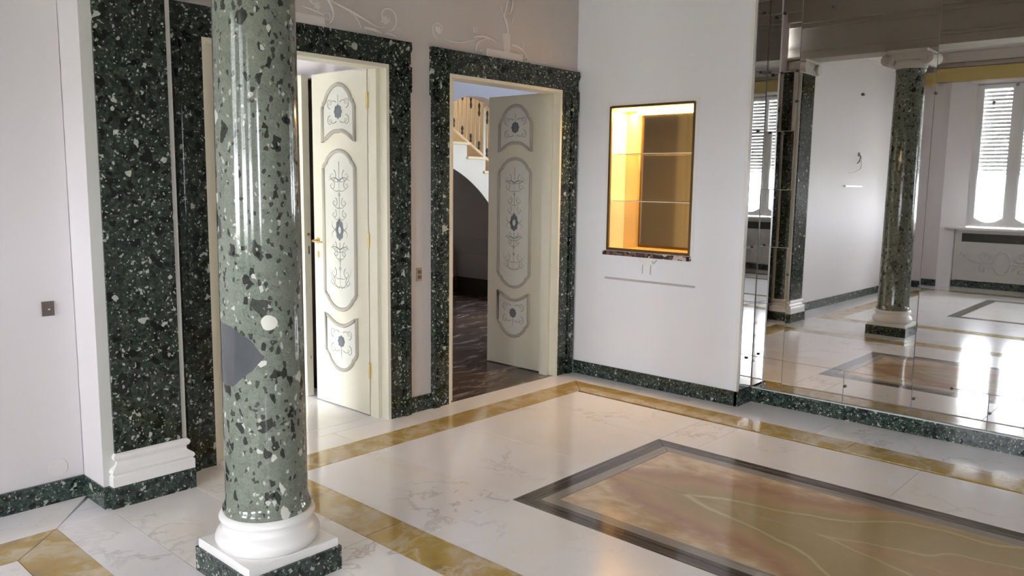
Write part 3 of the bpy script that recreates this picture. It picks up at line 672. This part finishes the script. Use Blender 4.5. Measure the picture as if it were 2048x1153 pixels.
part('outer_bead', fr, 'stone_white', nc)
part('sill', B().box(-.030, .03, NY0 - .012, NY1 + .022, NZ0 - .034, NZ0 - .002), 'breccia_sill', nc, 'brown breccia sill')
for z in (1.725, 1.375):
    sh = part('glass_shelf', B().box(.054, ND, NY0 + .004, NY1 - .004, z - .003, z + .003), 'pane_glass', nc)
    part('shelf_edge_lit', B().box(.05, .054, NY0 + .004, NY1 - .004, z - .003, z + .003), 'shelf_edge_lit', sh)
part('lamp_tube', B().cyl((.10, NY0 + .06, NZ1 - .022), (.10, NY1 - .02, NZ1 - .022), .010, 10), 'lamp_tube', nc, 'warm strip lamp under the niche top')
ll = bpy.data.lights.new('niche_lamp', 'AREA'); ll.shape = 'RECTANGLE'; ll.size = .10; ll.size_y = .60; ll.energy = 6.0; ll.color = (1., .66, .30)
lo = bpy.data.objects.new('niche_lamp', ll); COL.objects.link(lo); lo.location = (.11, -.62, NZ1 - .036)
pp = [(-.583, .975), (-.60, .965), (-.63, .925), (-.66, .905), (-.70, .905), (-.72, .918), (-.745, .945), (-.80, .972)]
pl2 = empty('plaster_patch', (0, -.68, .90), 'rough white plaster patch with wire stubs under the niche', 'plaster patch')
part('patch', B().prism(pp, 'x', -.006, .0), 'stone_white', pl2)
for y in (-.654, -.722): part('wire', B().tube([(-.006, y, .912), (-.012, y - .002, .88), (-.009, y, .846)], [.0035, .004, .003], 6), 'grey_edge', pl2)
part('wire', B().tube([(-.008, -.735, .945), (-.014, -.75, .93), (-.012, -.775, .955)], .004, 6), 'grey_edge', pl2)
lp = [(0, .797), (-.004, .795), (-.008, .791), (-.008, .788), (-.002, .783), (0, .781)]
single('wall_ledge', B().add([(x, y, z) for y in (-1.09, -.314) for x, z in lp], [(i, i + 1, i + 7, i + 6) for i in range(5)] + [(5, 0, 6, 11), (0, 1, 2, 3, 4, 5), (11, 10, 9, 8, 7, 6)]), 'ledge_shade', 'long thin ledge, greyed for its shadow line, on the wall below the lit niche', 'ledge')

# ------------------------------------------------------------------ switches, sockets, wall lamp remains
sw = empty('light_switch', (-3.771, LW, .88), 'dark bronze light switch on the white wall left of the pilaster', 'light switch')
part('plate', B().box(-3.796, -3.746, LW - .009, LW, .877, .943), 'bronze_switch', sw)
part('rocker', B().box(-3.781, -3.761, LW - .013, LW - .009, .895, .925), 'bronze_switch', sw); part('painted_glint', B().box(-3.773, -3.765, LW - .0145, LW - .013, .905, .910), 'stone_white', sw)  # small white block paints the glint on the rocker
sw2 = empty('light_switch', (-1.607, 0, .86), 'narrow tan light switch between the two marble doorways', 'light switch')
part('plate', B().box(-1.628, -1.586, -.008, 0, .862, .950), 'switch_tan', sw2); part('rocker', B().box(-1.620, -1.594, -.013, -.008, .878, .900), 'bronze_switch', sw2); part('rocker', B().box(-1.620, -1.594, -.013, -.008, .912, .934), 'bronze_switch', sw2)
single('cover_plate', B().lathe([(.041, 0), (.041, .002), (.040, .0025)], (0, 0), 28), 'plate_cream', 'round cream cover plate above the salon baseboard', 'cover plate', origin=(0, 0, 0))
bpy.data.objects['cover_plate'].location = (-3.768, LW, .162); bpy.data.objects['cover_plate'].rotation_euler = (pi / 2, 0, 0)
wl = empty('wall_lamp_wires', (-5.79, LW, 1.9), 'loose black wires hanging from the salon wall, seen in the mirror', 'wires')
part('wire', B().tube([(-5.79, LW, 1.97), (-5.79, LW - .03, 1.95), (-5.76, LW - .03, 1.88), (-5.74, LW - .01, 1.85)], .007, 6), 'cable_black', wl)
part('wire', B().tube([(-5.80, LW, 1.97), (-5.81, LW - .04, 1.93), (-5.86, LW - .02, 1.78), (-5.62, LW - .008, 1.72), (-5.5, LW - .004, 1.72)], .004, 6), 'plate_cream', wl)
part('wall_box', B().cyl((-5.795, LW, 1.97), (-5.795, LW - .012, 1.97), .026, 14), 'bronze_switch', wl)
single('wall_ledge', B().box(-5.95, -5.35, LW - .022, LW, 1.535, 1.555), 'stone_white', 'short white ledge on the salon wall below the loose wires', 'ledge')

# ------------------------------------------------------------------ plaster reliefs over the doorways
def relief(name, x0, label, strokes, discs=(), boxes=()):
    r = empty(name, (x0, 0, HO), label, 'plaster relief', 'plaster reliefs over the doorways')
    for pts, rad in strokes:
        m = len(pts) - 1
        part('scroll', B().tube([(x, -.62 * rad, z) for x, z in pts], [rad * (1.1 - .6 * abs(2 * i / m - .8)) if m > 1 else rad for i in range(m + 1)], 8, flat=(1, .55)), 'relief_plaster', r)
    for x, z, a in discs:
        n = 10
        part('rosette', B().prism([(x + a * (1 + .25 * math.cos(5 * t)) * math.cos(t), z + a * (1 + .25 * math.cos(5 * t)) * math.sin(t)) for t in [2 * pi * k / 30 for k in range(30)]], 'y', -.007, 0), 'relief_plaster', r)
    for x0_, x1_, z0_, z1_ in boxes: part('pedestal', B().box(x0_, x1_, -.012, 0, z0_, z1_), 'relief_plaster', r)
A = 2
relief('plaster_relief', -2.44, 'pale scrolled plaster relief over the wide doorway', [
    (bez((-2.42, 2.55), (-2.27, 2.55), (-2.238, 2.44), 10) + bez((-2.238, 2.44), (-2.235, 2.39), (-2.265, 2.375), 5)[1:], .010),
    (spiral(-2.275, 2.405, .032, 1.1, -1, pi), .006),
    (bez((-2.26, 2.50), (-2.12, 2.47), (-1.99, 2.425), 8) + bez((-1.99, 2.425), (-1.93, 2.395), (-1.87, 2.412), 6)[1:], .009),
    (bez((-2.14, 2.475), (-2.06, 2.44), (-2.045, 2.38), 7), .006),
    (spiral(-1.85, 2.47, .082, 1.35, 1, -pi / 2 - .1, 34), .007),
    (bez((-2.02, 2.385), (-1.94, 2.39), (-1.90, 2.372), 6), .012), (bez((-1.87, 2.372), (-1.82, 2.385), (-1.78, 2.362), 6), .008),
    (bez((-2.44, 2.44), (-2.36, 2.43), (-2.30, 2.415), 6), .009), (bez((-2.40, 2.50), (-2.37, 2.45), (-2.33, 2.455), 6), .007),
    (bez((-2.25, 2.53), (-2.27, 2.62), (-2.24, 2.72), 6), .007)], [(-1.87, 2.455, .022), (-2.345, 2.455, .02)], [(-2.62, -2.30, HO, 2.40)])
relief('plaster_relief', -.80, 'pale plaster relief of a plumed vase over the staircase doorway', [
    (spiral(-1.44, 2.46, .062, 1.4, -1, -pi / 2 + .6, 34), .006), (bez((-1.40, 2.405), (-1.26, 2.375), (-1.05, 2.468), 10), .007), (bez((-1.13, 2.455), (-1.0, 2.50), (-.90, 2.445), 8), .009),
    (bez((-1.10, 2.355), (-1.13, 2.44), (-.96, 2.47), 9), .008), (spiral(-1.055, 2.37, .03, 1.1, 1, pi), .005), (spiral(-1.11, 2.50, .022, 1.2, 1, 0), .005),
    (bez((-.76, 2.455), (-.62, 2.455), (-.585, 2.372), 9), .010), (spiral(-.605, 2.378, .026, 1.1, -1, 0), .006), (bez((-.63, 2.44), (-.625, 2.47), (-.635, 2.49), 4), .005),
    (bez((-.80, 2.50), (-.78, 2.57), (-.835, 2.63), 8) + bez((-.835, 2.63), (-.80, 2.70), (-.79, 2.86), 8)[1:], .011), (bez((-.825, 2.62), (-.86, 2.66), (-.865, 2.70), 6), .007), (bez((-.78, 2.66), (-.74, 2.70), (-.745, 2.80), 6), .009), (bez((-.75, 2.60), (-.73, 2.63), (-.74, 2.66), 4), .006),
    (spiral(-.33, 2.43, .035, 1.1, 1, 0), .004), (bez((-.50, 2.37), (-.40, 2.36), (-.30, 2.40), 6), .005)], [(-1.44, 2.46, .018)], [(-1.0, -.64, HO, 2.40), (-.835, -.775, 2.40, 2.52)])

# ------------------------------------------------------------------ windows, shutters, radiators, pelmet
def window(n, yc, label):
    wn = empty('window_%d' % n, (XW - .40, yc, .9), label, kind='structure')
    X0, X1 = XW - .38, XW - .32; z0, z1 = .93, 3.05
    fb = B().box(X0, X1, yc - .56, yc - .50, z0, z1).box(X0, X1, yc + .50, yc + .56, z0, z1).box(X0, X1, yc - .5, yc + .5, z1 - .06, z1).box(X0, X1, yc - .5, yc + .5, z0, z0 + .05).box(X0, X1 + .01, yc - .05, yc + .05, z0 + .05, z1 - .06)
    part('window_frame', fb, 'window_white', wn)
    for s in (-1, 1):
        sh = B().box(X0 + .005, X1 + .005, yc + s * .05, yc + s * .09, z0 + .05, z1 - .06).box(X0 + .005, X1 + .005, yc + s * .46, yc + s * .50, z0 + .05, z1 - .06)
        cv = [(yc + s * .09, z0 + .05)] + [(yc + s * (.09 + .37 * i / 8), z0 + .07 + .07 * (abs(i - 4) / 4) ** 2) for i in range(9)] + [(yc + s * .46, z0 + .05)]
        sp = part('sash', sh.prism(cv, 'x', X0 + .005, X1 + .005), 'window_white', wn)
        part('pane', B().box(X0 + .025, X0 + .03, yc + s * .09, yc + s * .46, z0 + .05, z1 - .06), 'pane_glass', sp)
    part('sill', B().box(XW - .38, XW - .06, yc - .60, yc + .60, .885, .915).box(XW - .30, XW - .04, yc - .78, yc + .78, .895, .92), 'stone_white', wn)
    shut = part('shutter_box', B().box(XW - .45, XW - .40, yc - .56, yc + .56, 3.01, 3.07).box(XW - .435, XW - .415, yc - .52, yc + .52, 1.715, 1.745), 'shutter_slat', wn)
    z = 1.765
    while z < 3.0:
        part('slat', B().box(XW - .428, XW - .420, yc - .53, yc + .53, z, z + .049), 'shutter_slat', shut); z += .058
    return wn
window(1, WY[0], 'tall white window with half lowered slatted shutter, seen in the mirror')
window(2, WY[1], 'middle white window with half lowered slatted shutter')
window(3, WY[2], 'far white window with half lowered slatted shutter near the front wall')
def radiator(yc, label):
    r = empty('radiator_cover', (XW - .2, yc, 0), label, 'radiator cover', 'radiator covers under the salon windows')
    X = XW - .17
    part('panel', B().box(X - .02, X, yc - .62, yc + .62, .11, .70).box(X - .02, X, yc - .62, yc + .62, .83, .885).box(X - .02, X, yc - .62, yc - .57, .70, .83).box(X - .02, X, yc + .57, yc + .62, .70, .83), 'radiator_paint', r)
    part('base', B().box(X - .03, X + .004, yc - .67, yc + .67, 0, .10), 'verde_skirt', r); part('grill', B().box(X - .05, X - .035, yc - .57, yc + .57, .70, .83), 'dark_grill', r)
    for s in (-1, 1): part('side_post', B().box(X - .09, X + .003, yc + s * .62, yc + s * .66, .10, .885), 'radiator_paint', r)
    rel = B().tube([(X, yc + .11 * math.cos(t), .40 + .17 * math.sin(t)) for t in [2 * pi * k / 28 for k in range(28)]], .014, 6, True)
    for s in (-1, 1):
        for cz, d in ((.50, 1), (.30, -1)): rel.tube([(X, y, z) for y, z in [(yc + s * (u - 0), v) for u, v in spiral(.24, cz, .085, 1.2, d, pi)]], .014, 6)
        rel.tube([(X, yc + s * u, v) for u, v in bez((.13, .40), (.30, .36), (.46, .44))], .014, 6)
        rel.tube([(X, yc + s * u, v) for u, v in spiral(.50, .50, .06, 1.2, 1, 0)], .009, 6)
    part('carved_relief', rel, 'radiator_paint', r)
for yc, l in zip(WY, ('carved cream radiator cover under the window shown in the mirror', 'carved cream radiator cover under the middle window', 'carved cream radiator cover under the window near the front wall')): radiator(yc, l)
single('curtain_pelmet', B().box(XW + .24, XW + .27, YF + .04, LW - .06, 3.06, 3.255).box(XW, XW + .24, YF + .04, LW - .06, 3.235, 3.255), 'pelmet_yellow', 'long golden yellow curtain pelmet above the salon windows', 'pelmet')
fw = empty('window_4', ((FWX0 + FWX1) / 2, YF - .2, .9), 'white window in the wall behind the camera', kind='structure')
ym = YF - .25
part('frame', B().box(FWX0, FWX0 + .05, ym, ym + .05, 1., 2.4).box(FWX1 - .05, FWX1, ym, ym + .05, 1., 2.4).box(FWX0 + .05, FWX1 - .05, ym, ym + .05, 1., 1.05).box(FWX0 + .05, FWX1 - .05, ym, ym + .05, 2.35, 2.4), 'window_white', fw)
part('pane', B().box(FWX0 + .05, FWX1 - .05, ym + .02, ym + .026, 1.05, 2.35), 'pane_glass', fw)
struct('garden_ground', B().box(-60, -8.6, -40, 40, -.5, -.45).box(-8.6, 30, -40, -7.2, -.5, -.45).box(-8.6, -5.0, .2, 40, -.5, -.45), 'lawn', 'sunlit lawn outside the windows')
